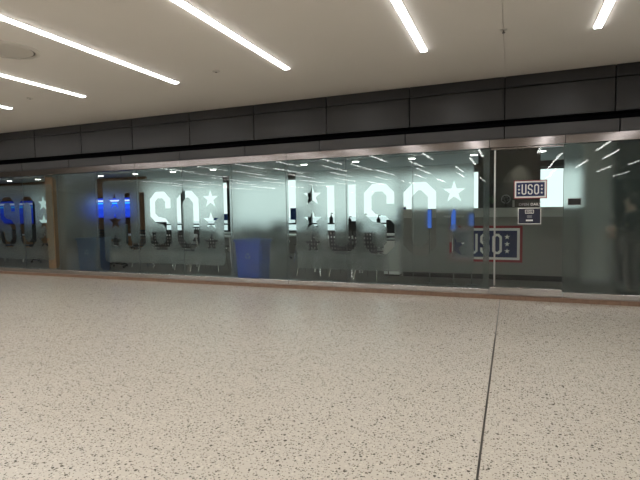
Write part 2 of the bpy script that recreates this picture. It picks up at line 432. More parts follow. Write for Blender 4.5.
def bay(name, i):
    js = fr[i:i + 4]
    w = panes(name, js)
    L = X0 + GP * (i - 8); R_ = js[-1]
    ringR = L + 3.165
    # full frosted surround with the clear rounded ring cut out, and the frosted badge with clear letters
    o = flat('frosted_surround', [rect(L + 0.006, R_ - 0.004, GZ0, GZ1), rrect(L + 0.035, ringR, 0.17, 2.115, 0.10)], 0.0006, (0, YF, 0), M['film'])
    put(o, w)
    loops = [rrect(L + 0.175, L + 3.035, 0.345, 1.972, 0.07)] + [[(x + L + 0.0, z + 0.602) for x, z in lp] for lp in uso()]
    o = flat('frosted_emblem', loops, 0.0006, (0, YF, 0), M['film']); put(o, w)
    return w
bay('window_1', 4); bay('window_2', 8); bay('window_3', 12)
bay('window_7', 0)
def gap_panel(name, i):
    w = panes(name, fr[i:i + 2])
    o = flat('frosted_film', [rect(fr[i] + 0.006, fr[i + 1] - 0.006, GZ0, GZ1)], 0.0006, (0, YF, 0), M['film']); put(o, w)
for k, i in enumerate((3 + 4, 3 + 8)): gap_panel('window_%d' % (4 + k), i)
gap_panel('window_8', 3)
# right of the door: one frosted pane
w = panes('window_6', [0.655, 3.1])
o = flat('frosted_film', [rect(0.661, 3.094, GZ0, GZ1)], 0.0006, (0, YF, 0), M['film']); put(o, w)
lock = empty('door_reader', (0.787, D - 0.003, 1.38), label='small black rectangular plate on the frosted pane right of the glass door', cat='door reader')
boxo('reader_plate', (-0.082, 0.082, -0.004, 0.009, -0.048, 0.048), M['ledge'], lock, bev=0.001)
boxo('reader_face', (-0.076, 0.076, -0.012, -0.003, -0.042, 0.042), M['blk'], lock, bev=0.002)

# door
d = empty('door_1', (-0.29, D, 0.0), kind='structure')
def dpt(name, b, mat, bev=0.0, par=None):
    bb = (b[0] + 0.29, b[1] + 0.29, b[2], b[3], b[4], b[5])
    return boxo(name, bb, mat, par or d, bev)
dpt('door_glass', (-0.285, 0.650, -0.006, 0.006, 0.10, 2.155), M['glass'])
dpt('bottom_rail', (-0.285, 0.650, -0.035, 0.025, 0.065, 0.175), M['rail'], 0.004)
dpt('top_rail', (-0.285, 0.650, -0.020, 0.020, 2.135, 2.160), M['steel'], 0.003)
dpt('hinge_cover', (-0.285, -0.19, -0.040, -0.034, 0.07, 0.17), M['rail'], 0.001)
hd = bmesh.new(); tube(hd, [(0.067, -0.075, 0.205), (0.067, -0.075, 2.12)], 0.0125, 14); ho = bmobj('door_handle', hd, M['satin'], d, True)
for z in (0.45, 1.88):
    bm = bmesh.new(); tube(bm, [(0.067, -0.068, z), (0.067, 0.0, z)], 0.009, 10); bmobj('handle_mount', bm, M['satin'], ho, True)

# decals on the door glass
def sign(parent, w, h, y, z, x, rb, wb, lh, depth=0.0015, dots=False, recess=True):
    """red edge, white band, navy field, white letters and stars; centred at (x, z)"""
    st = depth
    flat('red_border', [rect(-w / 2, w / 2, -h / 2, h / 2)], depth, (x, y, z), M['red'], parent)
    iw, ih = w / 2 - rb, h / 2 - rb
    flat('white_border', [rect(-iw, iw, -ih, ih)], depth, (x, y - st, z), M['wprint'], parent)
    iw -= wb; ih -= wb
    flat('navy_field', [rect(-iw, iw, -ih, ih)], depth, (x, y - 2 * st, z), M['navy'], parent)
    k = lh / 1.12
    L = uso(False)
    kx = k * (1.0 if not dots else 0.98)
    flat('lettering', [[((a - 1.617) * kx, (b - 0.56) * k) for a, b in lp] for lp in L], depth, (x, y - 3 * st, z), M['wprint'], parent)
    sx = (1.145 if not dots else 1.08) * kx
    for sg in (-1, 1):
        for dz in (0.40, 0.0, -0.40):
            if not dots or True:
                flat('star', [star(sg * sx, dz * k * 0.97, 0.15 * k)], depth, (x, y - 3 * st, z), M['wprint'], parent)
ds = empty('door_sign', (0.2385, D - 0.008, 1.563), label='red edged white and navy USO decal on the glass door at eye height', cat='sign')
sign(ds, 0.425, 0.255, 0, 0, 0, 0.011, 0.021, 0.142, 0.0012)
dt = empty('door_lettering', (0.232, D - 0.008, 1.352), label='small white words OPEN DAILY on the door glass between the two decals', cat='lettering')
text('open_word', 'OPEN', 0.050, (-0.075, 0, -0.014), M['gprint'], dt, 0.0008)
text('daily_word', 'DAILY', 0.050, (0.080, 0, -0.014), M['wprint'], dt, 0.0008)
dn = empty('notice_decal', (0.231, D - 0.008, 1.192), label='dark navy square notice with thin white border on the glass door, below the emblem decal', cat='sign')
flat('white_border', [rect(-0.149, 0.149, -0.114, 0.114)], 0.0012, (0, 0, 0), M['wprint'], dn)
flat('navy_panel', [rect(-0.139, 0.139, -0.104, 0.104)], 0.0012, (0, -0.0012, 0), M['navyd'], dn)
flat('small_emblem', [rrect(-0.056, 0.056, 0.034, 0.088, 0.008), rrect(-0.050, 0.050, 0.040, 0.082, 0.006)] + [[((a - 1.617) * 0.031, (b - 0.56) * 0.031 + 0.061) for a, b in lp] for lp in uso()], 0.0012, (0, -0.0024, 0), M['wprint'], dn)
flat('notice_lines', [rect(-0.032, 0.034, 0.004, 0.010), rect(-0.030, 0.032, -0.010, -0.004), rect(-0.030, 0.034, -0.024, -0.018)], 0.0012, (0, -0.0024, 0), M['gprint'], dn)
flat('notice_bar', [rect(-0.045, 0.045, -0.072, -0.050)], 0.0012, (0, -0.0024, 0), M['wprint'], dn)

# ------------------------------------------------------------------ the lounge behind the glass
IX0, IX1, IYB = -20.0, 3.4, 13.5
IC = 2.5
S(boxo('floor_lounge', (IX0, IX1, D + 0.11, IYB + 0.2, -0.2, 0.0), M['carpet']))
bmc = bmesh.new(); box(bmc, IX0, IX1, YU + 0.10, IYB + 0.2, IC, IC + 0.08); S(bmobj('ceiling_lounge', bmc, M['intceil']))
S(boxo('wall_lounge_left', (IX0 - 0.1, IX0, D + 0.12, IYB + 0.2, 0, IC), M['intwall']))
S(boxo('wall_lounge_right', (IX1, IX1 + 0.1, D + 0.12, IYB + 0.2, 0, IC), M['intwall']))
S(boxo('wall_side_left', (IX0 - 0.1, -16.9, D + 0.0, D + 0.12, 0, IC), M['intwall']))
S(boxo('wall_side_right', (3.1, IX1 + 0.1, D + 0.0, D + 0.12, 0, IC), M['intwall']))
# far wall: wood panelled part on the left, the window wall on the right
bm = bmesh.new()
x = IX0
while x < -10.85:
    x2 = min(x + 0.9, -10.80); box(bm, x + 0.003, x2 - 0.003, 12.0, 12.06, 0, IC); x = x2
S(bmobj('wall_wood', bm, M['wood']))
WZ0, WZ1 = 0.68, 2.345
S(boxo('wall_far', (-12.6, IX1, IYB, IYB + 0.2, 0, WZ0), M['intwall']))
S(boxo('wall_header', (-12.6, IX1, IYB - 0.15, IYB + 0.2, WZ1, IC), M['darkwall']))  # charcoal colour here carries the shade on the window bulkhead
S(boxo('wall_far_right', (1.95, IX1, IYB, IYB + 0.2, WZ0, WZ1), M['darkwall']))
cols = [-12.5, -10.60, -8.72, -5.80, -2.95, -0.05, 1.95]
for k, (a, b) in enumerate(zip(cols[:-1], cols[1:])):
    w = empty('window_%d' % (9 + k), ((a + b) / 2, IYB + 0.08, WZ0), kind='structure')
    h = WZ1 - WZ0; hw = (b - a) / 2
    bm = bmesh.new(); t = 0.055
    box(bm, -hw, -hw + t, -0.07, 0.04, 0, h); box(bm, hw - t, hw, -0.07, 0.04, 0, h)
    box(bm, -hw + t, hw - t, -0.05, 0.04, 0, 0.04); box(bm, -hw + t, hw - t, -0.05, 0.04, h - 0.04, h)
    bmobj('window_frame', bm, M['mullion'], w)
    boxo('window_pane', (-hw + t, hw - t, 0, 0.01, 0.04, h - 0.04), M['pane'], w)
S(boxo('ground_outside', (-60, 40, IYB + 0.2, 120, -0.5, -0.3), M['apron']))

# wood post by the glass on the left
S(boxo('wall_wood_post', (-9.44, -9.21, D + 0.13, D + 0.40, 0, 2.45), M['wood'], bev=0.006))

# downlights
def downlight(x, y, label):
    t = empty('downlight', (x, y, IC), label=label, cat='ceiling light')
    bm = bmesh.new(); lathe(bm, [(0.076, -0.001), (0.095, -0.006), (0.10, 0.002), (0.076, 0.004)], seg=28); bmobj('trim_ring', bm, M['trimw'], t, True)
    bm = bmesh.new(); lathe(bm, [(0, -0.006), (0.075, -0.005), (0.075, 0.002), (0, 0.002)], seg=28); bmobj('lens', bm, M['down'], t)
xs = [-4.915 + 1.375 * k for k in range(-10, 5)]
names_ = {-10: 'far left, behind the first frosted bay', -5: 'over the wood wall screens'}
for k, x in enumerate(xs):
    downlight(x, 11.15, 'recessed round downlight in the lounge ceiling, number %d of the row nearest the window wall' % (k + 1) if False else
              'recessed round lounge downlight ' + ['over the far left wall screen', 'left of the far left wall screen', 'by the added pale panel', 'behind the brown wood post', 'over the left end of the middle wall screen',
               'over the wood wall end', 'behind the left U of the middle bay', 'behind the middle bay letters', 'near the right side of the middle bay', 'over the blue bin',
               'at the top left corner of the right emblem bay', 'above the U of the right emblem bay', 'above the S of the right emblem bay', 'at the top right corner of the right emblem bay', 'seen through the clear door'][k])

# ------------------------------------------------------------------ furniture
# reception desk
t = empty('reception_desk', (-0.6, 9.2, 0), label='long grey reception desk with a pale upper band, seen through the clear door', cat='desk')
boxo('desk_front', (-1.42, 1.70, 0.02, 0.08, 0.10, 1.150), M['desk'], t)
boxo('upper_band', (-1.42, 1.70, 0.0, 0.30, 1.152, 1.318), M['ledge'], t, bev=0.004)
boxo('toe_kick', (-1.38, 1.66, 0.06, 0.10, 0.0, 0.10), M['blk'], t)
boxo('desk_side', (-1.42, -1.38, 0.08, 0.72, 0.0, 1.15), M['desk'], t); boxo('desk_side', (1.66, 1.70, 0.08, 0.72, 0.0, 1.15), M['desk'], t)
boxo('worktop', (-1.38, 1.66, 0.30, 0.72, 0.72, 0.75), M['ledge'], t)
bs = empty('wall_sign', (-0.45, 9.219, 0.660), label='large red, white and navy USO sign on the reception desk front', cat='sign')
sign(bs, 1.27, 0.665, -0.012, 0, 0, 0.045, 0.045, 0.37, 0.006)
boxo('sign_backing', (-0.635, 0.635, -0.012, -0.002, -0.3325, 0.3325), M['red'], bs)

# partition behind the desk, with a little sconce of light on it
S(boxo('wall_partition', (-0.62, 0.50, 9.95, 10.07, 0, IC), M['darkwall']))
tr = empty('spotlight', (0.14, 9.65, IC), label='small ceiling spotlight washing the dark partition behind the desk', cat='spotlight')
bm = bmesh.new(); lathe(bm, [(0, 0), (0.05, 0), (0.05, -0.02), (0, -0.02)], seg=20); bmobj('mount', bm, M['blk'], tr)
bm = bmesh.new(); lathe(bm, [(0, -0.02), (0.045, -0.02), (0.055, -0.12), (0.048, -0.12), (0.04, -0.10), (0, -0.10)], seg=20); bmobj('can', bm, M['blk'], tr, True)
sl = bpy.data.lights.new('spotlight_beam', 'SPOT'); sl.energy = 15; sl.spot_size = 1.1; sl.spot_blend = 1.0; sl.shadow_soft_size = 0.03; sl.color = (1, 0.88, 0.7)
so = bpy.data.objects.new('spotlight_beam', sl); COL.objects.link(so); so.parent = tr; so.location = (0, 0, -0.125)
so.rotation_euler = (math.radians(22), 0, math.radians(0))

# things on the desk
pl = empty('potted_plant', (-0.34, 9.33, 1.318), label='small dark potted plant on the reception desk, left of the door handle', cat='plant')
bm = bmesh.new(); lathe(bm, [(0, 0), (0.035, 0), (0.048, 0.08), (0.042, 0.08), (0, 0.07)], seg=18); bmobj('pot', bm, M['pot'], pl, True)
bm = bmesh.new()
for k in range(9):
    a = k * 2.4; tilt = 0.25 + 0.07 * k; L = 0.20 - 0.008 * k
    base = Vector((0, 0, 0.07)); dr = Vector((math.cos(a) * math.sin(tilt), math.sin(a) * math.sin(tilt), math.cos(tilt)))
    side = dr.cross(Vector((0, 0, 1))).normalized() * 0.022
    p = [base, base + dr * L * 0.5 + side, base + dr * L, base + dr * L * 0.5 - side]
    up = dr.cross(side).normalized() * 0.004
    a_ = [bm.verts.new(q) for q in p]; b_ = [bm.verts.new(q + up) for q in p]
    bm.faces.new(a_); bm.faces.new(b_[::-1])
    for i in range(4): bm.faces.new((a_[i], b_[i], b_[(i + 1) % 4], a_[(i + 1) % 4]))
bmobj('foliage', bm, M['leaf'], pl)
fn = empty('desk_fan', (-0.10, 9.33, 1.318), label='small dark ring shaped desk fan on the reception desk, right of the door handle', cat='fan')
bm = bmesh.new(); lathe(bm, [(0, 0), (0.05, 0), (0.05, 0.012), (0.012, 0.02), (0.01, 0.09), (0, 0.09)], seg=20); bmobj('stand', bm, M['blk'], fn, True)
bm = bmesh.new(); tube(bm, [(0.075 * math.cos(a * PI / 12), 0.0, 0.155 + 0.075 * math.sin(a * PI / 12)) for a in range(25)], 0.006, 6, False)
for k in range(8):
    a = k * PI / 4; tube(bm, [(0.02 * math.cos(a), -0.01, 0.155 + 0.02 * math.sin(a)), (0.075 * math.cos(a), 0, 0.155 + 0.075 * math.sin(a))], 0.0025, 4)
bmobj('guard', bm, M['gprint'], fn)
bm = bmesh.new()
for k in range(4):
    a = k * PI / 2 + 0.4; c, s_ = math.cos(a), math.sin(a)
    q = [(0, 0.004), (0.06, -0.022), (0.065, 0.02), (0.02, 0.022)]
    v1 = [bm.verts.new((c * x - s_ * z, 0.004, 0.155 + s_ * x + c * z)) for x, z in q]; v2 = [bm.verts.new((c * x - s_ * z, 0.010, 0.155 + s_ * x + c * z)) for x, z in q]
    bm.faces.new(v1); bm.faces.new(v2[::-1])
    for i in range(4): bm.faces.new((v1[i], v2[i], v2[(i + 1) % 4], v1[(i + 1) % 4]))
bmobj('blades', bm, M['blk'], fn)
cd = empty('card_holder', (0.03, 9.30, 1.318), label='narrow pale card standing on the reception desk beside the small fan', cat='card holder')
boxo('card', (-0.018, 0.018, -0.003, 0.003, 0.0, 0.13), M['ledge'], cd); boxo('card_foot', (-0.025, 0.025, -0.02, 0.02, 0, 0.008), M['blk'], cd)

# bins
def make_bin(name, x, y, w, mat, rim, label):
    t = empty(name, (x, y, 0), label=label, cat='bin'); a = w / 2
    bm = bmesh.new(); h = 0.79
    def ring(s, z, dpt=0.20): return [bm.verts.new(p) for p in ((-a * s, -dpt * s, z), (a * s, -dpt * s, z), (a * s, dpt * s, z), (-a * s, dpt * s, z))]
    rs = [ring(0.84, 0.0), ring(0.97, h), ring(0.93, h), ring(0.80, 0.03)]
    bm.faces.new(rs[0][::-1])
    for i in range(3):
        for k in range(4): bm.faces.new((rs[i][k], rs[i][(k + 1) % 4], rs[i + 1][(k + 1) % 4], rs[i + 1][k]))
    bm.faces.new(rs[3])
    bmesh.ops.bevel(bm, geom=[e for e in bm.edges if abs(e.verts[0].co.z - e.verts[1].co.z) > 0.5], offset=0.025, segments=3, affect='EDGES')
    bmobj('bin_body', bm, mat, t)
    bm = bmesh.new(); box(bm, -a, a, -0.21, -0.185, h - 0.02, h + 0.03, 0.004); box(bm, -a, a, 0.185, 0.21, h - 0.02, h + 0.03, 0.004)
    box(bm, -a, -a + 0.03, -0.19, 0.19, h - 0.02, h + 0.03, 0.004); box(bm, a - 0.03, a, -0.19, 0.19, h - 0.02, h + 0.03, 0.004)
    bmobj('bin_rim', bm, rim, t)
    # recycling mark: three bent arrows
    loops = []
    for k in range(3):
        an = k * 2 * PI / 3; c, s_ = math.cos(an), math.sin(an)
        q = [(-0.035, 0.030), (0.010, 0.030), (0.010, 0.020), (0.032, 0.040), (0.010, 0.060), (0.010, 0.050), (-0.023, 0.050)]
        loops.append([(c * u - s_ * v_, s_ * u + c * v_) for u, v_ in q])
    mk = flat('recycling_mark', loops, 0.003, (0, -0.196, 0.52), M['gprint'], t)
    return t
make_bin('recycling_bin', -4.36, 7.525, 0.56, M['bin'], M['binlid'], 'bright blue plastic recycling bin behind the frosted pane between the two emblem bays')
make_bin('recycling_bin', -8.23, 7.525, 0.60, M['bindark'], M['bindark'], 'dark blue plastic bin behind the glass near the left wood post')

# wall televisions and an added pale glowing panel
def tv(x0, x1, z0, z1, y, label, mat=None):
    t = empty('wall_television', ((x0 + x1) / 2, y, z0), label=label, cat='television'); hw = (x1 - x0) / 2; h = z1 - z0
    boxo('housing', (-hw, hw, -0.07, 0.0, 0, h), M['blk'], t, bev=0.006)
    boxo('screen', (-hw + 0.02, hw - 0.02, -0.074, -0.071, 0.02, h - 0.02), mat or M['screen'], t)
tv(-13.10, -11.38, 1.18, 1.86, 11.99, 'lit blue wall television behind the left star column of the middle bay')
tv(-18.00, -15.85, 1.00, 1.86, 11.99, 'lit blue wall television behind the leftmost letters S and O', M['screen_dim'])
t = empty('added_wall_glow', (-15.33, 11.99, 1.05), label='tall pale glowing panel added on the wood wall behind the leftmost star column', cat='screen')  # emissive panel added for a light patch of unknown source
boxo('added_pale_panel', (-0.33, 0.33, -0.02, 0, 0, 1.1), M['pale'], t); bm = bmesh.new()
box(bm, -0.35, 0.35, -0.026, 0, -0.02, 0); box(bm, -0.35, 0.35, -0.026, 0, 1.1, 1.12); box(bm, -0.35, -0.33, -0.026, 0, 0, 1.1); box(bm, 0.33, 0.35, -0.026, 0, 0, 1.1)
bmobj('added_glow_frame', bm, M['satin'], t)

# bar counter in front of the windows
t = empty('bar_counter', (-5.9, 12.65, 0), label='long narrow dark bar counter running along the bright windows', cat='counter')
boxo('counter_top', (-4.6, 4.6, -0.20, 0.20, 0.935, 0.970), M['blk'], t, bev=0.004)
for k in range(6):
    x = -4.4 + k * 1.76; bm = bmesh.new(); tube(bm, [(x, 0, 0.0), (x, 0, 0.935)], 0.025); lathe(bm, [(0, 0), (0.18, 0), (0.18, 0.012), (0, 0.02)], cx=x, seg=20); bmobj('leg', bm, M['satin'], t)
def bottle(x, h, label):
    t = empty('pump_bottle', (x, 12.62, 0.970), label=label, cat='bottle')
    bm = bmesh.new(); lathe(bm, [(0, 0), (0.055, 0), (0.055, h * 0.45), (0.03, h * 0.62), (0.018, h * 0.68), (0.018, h * 0.78), (0, h * 0.78)], seg=14); b = bmobj('bottle_body', bm, M['blk'], t, True)
    bm = bmesh.new(); tube(bm, [(0, 0, h * 0.78), (0, 0, h * 0.97)], 0.010); tube(bm, [(-0.005, 0, h * 0.97), (0.06, 0, h * 0.93)], 0.011); bmobj('pump', bm, M['blk'], t)
for x, h, l in ((-4.75, 0.29, 'tall dark pump bottle on the bar counter behind the left stroke of the right U'), (-4.20, 0.18, 'short dark pump bottle on the bar counter behind the right stroke of the right U'),
                (-3.75, 0.25, 'dark pump bottle on the bar counter left of the right letter S'), (-3.37, 0.21, 'dark pump bottle on the bar counter in the middle of the right letter S')):
    bottle(x, h, l)

# blue padded screens / monitors near the windows
def monitor(x, y, z, w, h, label, mat):
    t = empty('computer_monitor', (x, y, z), label=label, cat='monitor')
    boxo('monitor_back', (-w / 2, w / 2, -0.02, 0.02, 0.10, 0.10 + h), mat, t, bev=0.006)
    bm = bmesh.new(); tube(bm, [(0, 0.03, 0.01), (0, 0.03, 0.2)], 0.018); box(bm, -0.1, 0.1, -0.07, 0.09, 0, 0.012); bmobj('monitor_stand', bm, M['blk'], t)
monitor(-5.87, 12.62, 0.97, 0.30, 0.34, 'blue backed monitor on the bar counter at the left edge of the right emblem bay', M['bluefab'])
monitor(-8.45, 12.62, 0.97, 0.50, 0.20, 'low blue backed monitor on the bar counter at the right edge of the middle bay', M['bluefab'])

# tables
def make_table():
    t = empty('cafe_table', (0, 0, 0))
    bm = bmesh.new(); box(bm, -0.55, 0.55, -0.36, 0.36, 0.715, 0.745, 0.006); bmobj('tabletop', bm, M['white'], t)
    for sx in (-1, 1):
        for sy in (-1, 1):
            bm = bmesh.new(); tube(bm, [(sx * 0.42, sy * 0.27, 0.715), (sx * 0.50, sy * 0.32, 0.0)], [0.02, 0.015]); bmobj('leg', bm, M['satin'], t, True)
    return t
tb = make_table()
tables = [(-3.45, 9.75, 0.05, 'white topped table with metal legs behind the U of the right emblem bay'),
          (-2.55, 11.0, 0, 'white topped table behind the S of the right emblem bay, nearer the windows'),
          (-5.05, 10.6, 0, 'white topped table behind the left stars of the right emblem bay'),
          (-6.60, 9.85, 0, 'white topped table behind the O of the middle emblem bay'),
          (-8.15, 10.1, 0.1, 'white topped table behind the S of the middle emblem bay'),
          (-7.35, 11.4, 0, 'white topped table behind the right stars of the middle bay, nearer the windows'),
          (-9.7, 10.3, -0.1, 'white topped table behind the U of the middle bay'),
          (-13.4, 10.2, 0, 'white topped table behind the leftmost emblem bay')]
for i, (x, y, rz, l) in enumerate(tables):
    o = tb if i == 0 else copy_tree(tb)
    o.location = (x, y, 0); o.rotation_euler = (0, 0, rz); tag(o, l, 'table', 'white cafe tables')

# perforated chairs (facing +y: the viewer sees their backs)
def make_chair():
    t = empty('perforated_chair', (0, 0, 0))
    bm = bmesh.new(); box(bm, -0.225, 0.225, -0.20, 0.24, 0.435, 0.462, 0.01); bmobj('seat', bm, M['chair'], t)
    bm = bmesh.new()
    W_, z0, z1 = 0.225, 0.53, 0.90
    yb = lambda z: -0.215 - (z - 0.5) * 0.16
    def slab(x0, x1, za, zb):
        vs = [bm.verts.new(p) for p in ((x0, yb(za) - 0.006, za), (x1, yb(za) - 0.006, za), (x1, yb(zb) - 0.006, zb), (x0, yb(zb) - 0.006, zb),
                                         (x0, yb(za) + 0.006, za), (x1, yb(za) + 0.006, za), (x1, yb(zb) + 0.006, zb), (x0, yb(zb) + 0.006, zb))]
        for f in ((0, 1, 2, 3), (7, 6, 5, 4), (0, 4, 5, 1), (1, 5, 6, 2), (2, 6, 7, 3), (3, 7, 4, 0)): bm.faces.new([vs[i] for i in f])
    n = 7
    for k in range(n + 1):
        x = -W_ + 2 * W_ * k / n; slab(x - 0.018, x + 0.018, z0, z1)
    for k in range(6):
        z = z0 + (z1 - z0) * k / 5
        slab(-W_ - 0.018, W_ + 0.018, z - 0.020, z + 0.020)
    bmobj('backrest', bm, M['chair'], t)
    for sx in (-1, 1):
        bm = bmesh.new(); tube(bm, [(sx * 0.2, -0.16, 0.44), (sx * 0.25, -0.27, 0.0)], 0.011); bmobj('leg', bm, M['chrome'], t, True)
        bm = bmesh.new(); tube(bm, [(sx * 0.2, 0.18, 0.44), (sx * 0.24, 0.25, 0.0)], 0.011); bmobj('leg', bm, M['chrome'], t, True)
        bm = bmesh.new(); tube(bm, [(sx * 0.21, -0.16, 0.45), (sx * 0.225, yb(0.5) , 0.5), (sx * 0.225, yb(0.9) + 0.01, 0.9)], 0.011); bmobj('back_post', bm, M['chrome'], t, True)
    return t
ch = make_chair()
chairs = [(-3.84, 9.05, 0.1, 'perforated grey chair behind the lowest left star of the right emblem bay'),
          (-3.10, 9.05, -0.1, 'perforated grey chair behind the bottom of the right letter U'),
          (-2.46, 8.70, -0.25, 'perforated grey chair behind the bottom of the right letter S'),
          (-2.75, 9.75, 2.0, 'perforated grey chair turned sideways behind the upper part of the right S curve'),
          (-5.30, 9.85, 0.2, 'perforated grey chair at the left edge of the right emblem bay'),
          (-5.00, 11.4, 3.1, 'perforated grey chair across the table at the left stars of the right bay'),
          (-6.30, 9.10, 0.1, 'perforated grey chair behind the lower right star of the middle bay'),
          (-6.95, 9.10, -0.1, 'perforated grey chair behind the bottom of the middle letter O'),
          (-6.60, 10.6, 3.1, 'perforated grey chair across the table from the middle letter O'),
          (-7.80, 9.35, 0.2, 'perforated grey chair behind the bottom of the middle letter S'),
          (-8.45, 9.35, 0.0, 'perforated grey chair between the U and S of the middle bay'),
          (-8.15, 10.9, 3.2, 'perforated grey chair across the table from the middle letter S'),
          (-9.35, 9.6, -0.2, 'perforated grey chair behind the bottom of the middle letter U'),
          (-10.0, 9.6, 0.15, 'perforated grey chair behind the lowest left star of the middle bay'),
          (-7.1, 12.0, 3.0, 'perforated grey chair by the bar counter behind the middle bay'),
          (-13.1, 9.5, 0.1, 'perforated grey chair behind the leftmost letter O'), (-13.8, 9.5, 0, 'perforated grey chair behind the leftmost letter S')]
for i, (x, y, rz, l) in enumerate(chairs):
    o = ch if i == 0 else copy_tree(ch)
    o.location = (x, y, 0); o.rotation_euler = (0, 0, rz); tag(o, l, 'chair', 'perforated chairs in the lounge')

# black task chairs on star bases
def make_task():
    t = empty('task_chair', (0, 0, 0))
    bm = bmesh.new(); box(bm, -0.25, 0.25, -0.24, 0.24, 0.44, 0.51, 0.03); bmobj('seat', bm, M['fabric'], t)
    bm = bmesh.new()
    vs = box(bm, -0.23, 0.23, -0.29, -0.24, 0.58, 1.06, 0.02); bmobj('backrest', bm, M['fabric'], t)
    bm = bmesh.new(); tube(bm, [(0, -0.05, 0.43), (0, -0.26, 0.45), (0, -0.30, 0.65)], 0.02); bmobj('back_post', bm, M['blk'], t, True)
    bm = bmesh.new(); tube(bm, [(0, 0, 0.10), (0, 0, 0.44)], 0.028, 12); bmobj('gas_column', bm, M['satin'], t, True)
    b_ = bmesh.new()
    for k in range(5):
        a = k * 2 * PI / 5 + 0.3; tube(b_, [(0, 0, 0.12), (0.28 * math.cos(a), 0.28 * math.sin(a), 0.075)], [0.028, 0.016])
    b = bmobj('star_base', b_, M['blk'], t, True)
    for k in range(5):
        a = k * 2 * PI / 5 + 0.3; bm = bmesh.new(); c_ = Vector((0.28 * math.cos(a), 0.28 * math.sin(a), 0.032)); n_ = Vector((-math.sin(a), math.cos(a), 0)) * 0.022
        tube(bm, [c_ - n_, c_ + n_], 0.032, 12); bmobj('caster', bm, M['blk'], b, True)
    return t
tk = make_task()
for i, (x, y, rz, l) in enumerate([(-3.50, 10.45, 3.0, 'black task chair with star base behind the U of the right emblem bay'),
                                   (-2.75, 11.85, 3.3, 'black task chair by the windows behind the right letter S'),
                                   (-9.75, 11.1, 3.0, 'black task chair behind the U of the middle bay'),
                                   (-9.0, 8.85, 2.2, 'black task chair near the glass behind the middle letter U'),
                                   (-5.9, 11.7, 0.4, 'black task chair by the windows over the bright blue bin'),
                                   (-14.7, 9.3, 0.4, 'black task chair behind the leftmost letter S'), (-12.2, 9.4, 0.1, 'black task chair behind the leftmost stars')]):
    o = tk if i == 0 else copy_tree(tk)
    o.location = (x, y, 0); o.rotation_euler = (0, 0, rz); tag(o, l, 'chair', 'black task chairs')

# white cabinet left of the desk with a blue screen panel above
t = empty('white_cabinet', (-2.19, 9.55, 0), label='low white cabinet left of the reception desk, behind the right letter O', cat='cabinet')
boxo('cabinet_body', (-0.17, 0.15, -0.33, 0.3, 0.03, 0.70), M['white'], t, bev=0.003)
boxo('cabinet_top', (-0.19, 0.16, -0.35, 0.32, 0.70, 0.725), M['seal'], t)
o = boxo('cabinet_door', (-0.16, 0.14, -0.345, -0.331, 0.05, 0.69), M['white'], t, bev=0.002)
boxo('cabinet_knob', (0.10, 0.115, -0.365, -0.345, 0.40, 0.46), M['satin'], o)
boxo('plinth', (-0.16, 0.14, -0.30, 0.28, 0.0, 0.03), M['blk'], t)
t = empty('blue_banner', (-2.16, 10.0, 0), label='narrow blue roll-up banner behind the white cabinet and the right letter O', cat='banner')
boxo('banner_panel', (-0.09, 0.09, -0.006, 0.006, 0.06, 1.36), M['bluefab'], t); boxo('banner_foot', (-0.12, 0.12, -0.08, 0.08, 0, 0.06), M['satin'], t, bev=0.01)
boxo('banner_rail', (-0.095, 0.095, -0.012, 0.012, 1.36, 1.375), M['satin'], t)

# made-up glowing panels between glass and desk, imitating a mirrored blue glow
for x, z0, z1, l in ((-1.34, 0.98, 1.30, 'slim blue panel on a stand, added to mimic a mirrored glow, behind the right side of the last letter O'),
                     (-0.93, 0.94, 1.30, 'slim blue panel on a stand, added to mimic a mirrored glow, behind the right star column'),
                     (-0.63, 1.02, 1.22, 'small blue panel on a stand, added to mimic a mirrored glow, at the right edge of the emblem')):
    t = empty('added_glow_stand', (x, 8.45, 0), label=l, cat='screen')
    boxo('added_glow_case', (-0.045, 0.045, 0.0, 0.03, z0 - 0.01, z1 + 0.01), M['blk'], t, bev=0.003)
    boxo('added_glow_panel', (-0.038, 0.038, -0.003, -0.0005, z0, z1), M['blueglow'], t)
    bm = bmesh.new(); tube(bm, [(0, 0.04, 0.012), (0, 0.04, z0 + 0.05)], 0.010); bmobj('added_glow_pole', bm, M['seal'], t, True)
    bm = bmesh.new(); lathe(bm, [(0, 0), (0.10, 0), (0.10, 0.008), (0, 0.014)], cy=0.04, seg=20); bmobj('foot', bm, M['seal'], t, True)

# dark partition at the right
S(boxo('wall_partition_right', (1.60, 3.3, 9.20, 9.32, 0, IC), M['black']))
S(boxo('wall_light_return', (1.14, 1.60, 9.45, 9.60, 0, IC), M['white']))

# ------------------------------------------------------------------ person added behind the frosted pane, standing in for a corridor reflection
def skin_mesh(name, pts, edges, rad, mat, parent, root=0, sub=1):
    me = bpy.data.meshes.new(name); me.from_pydata([tuple(p) for p in pts], edges, [])
    o = bpy.data.objects.new(name, me); COL.objects.link(o)
    md = o.modifiers.new('s', 'SKIN'); 
    if not me.skin_vertices: pass
    for i, r in enumerate(rad):
        me.skin_vertices[0].data[i].radius = r if isinstance(r, tuple) else (r, r)
        me.skin_vertices[0].data[i].use_root = (i == root)
    md.use_smooth_shade = True
    s2 = o.modifiers.new('u', 'SUBSURF'); s2.levels = sub; s2.render_levels = sub
    dg = bpy.context.evaluated_depsgraph_get(); dg.update()
    m2 = bpy.data.meshes.new_from_object(o.evaluated_get(dg)); bpy.data.objects.remove(o)
    m2.name = name; m2.materials.clear()
    return link(name, m2, mat, parent)
pe = empty('person', (1.63, 8.15, 0), math.radians(0), label='person in black jacket and charcoal trousers added behind the frosted pane at the right edge, standing in for a reflection', cat='person')  # added figure, stands in for a corridor reflection
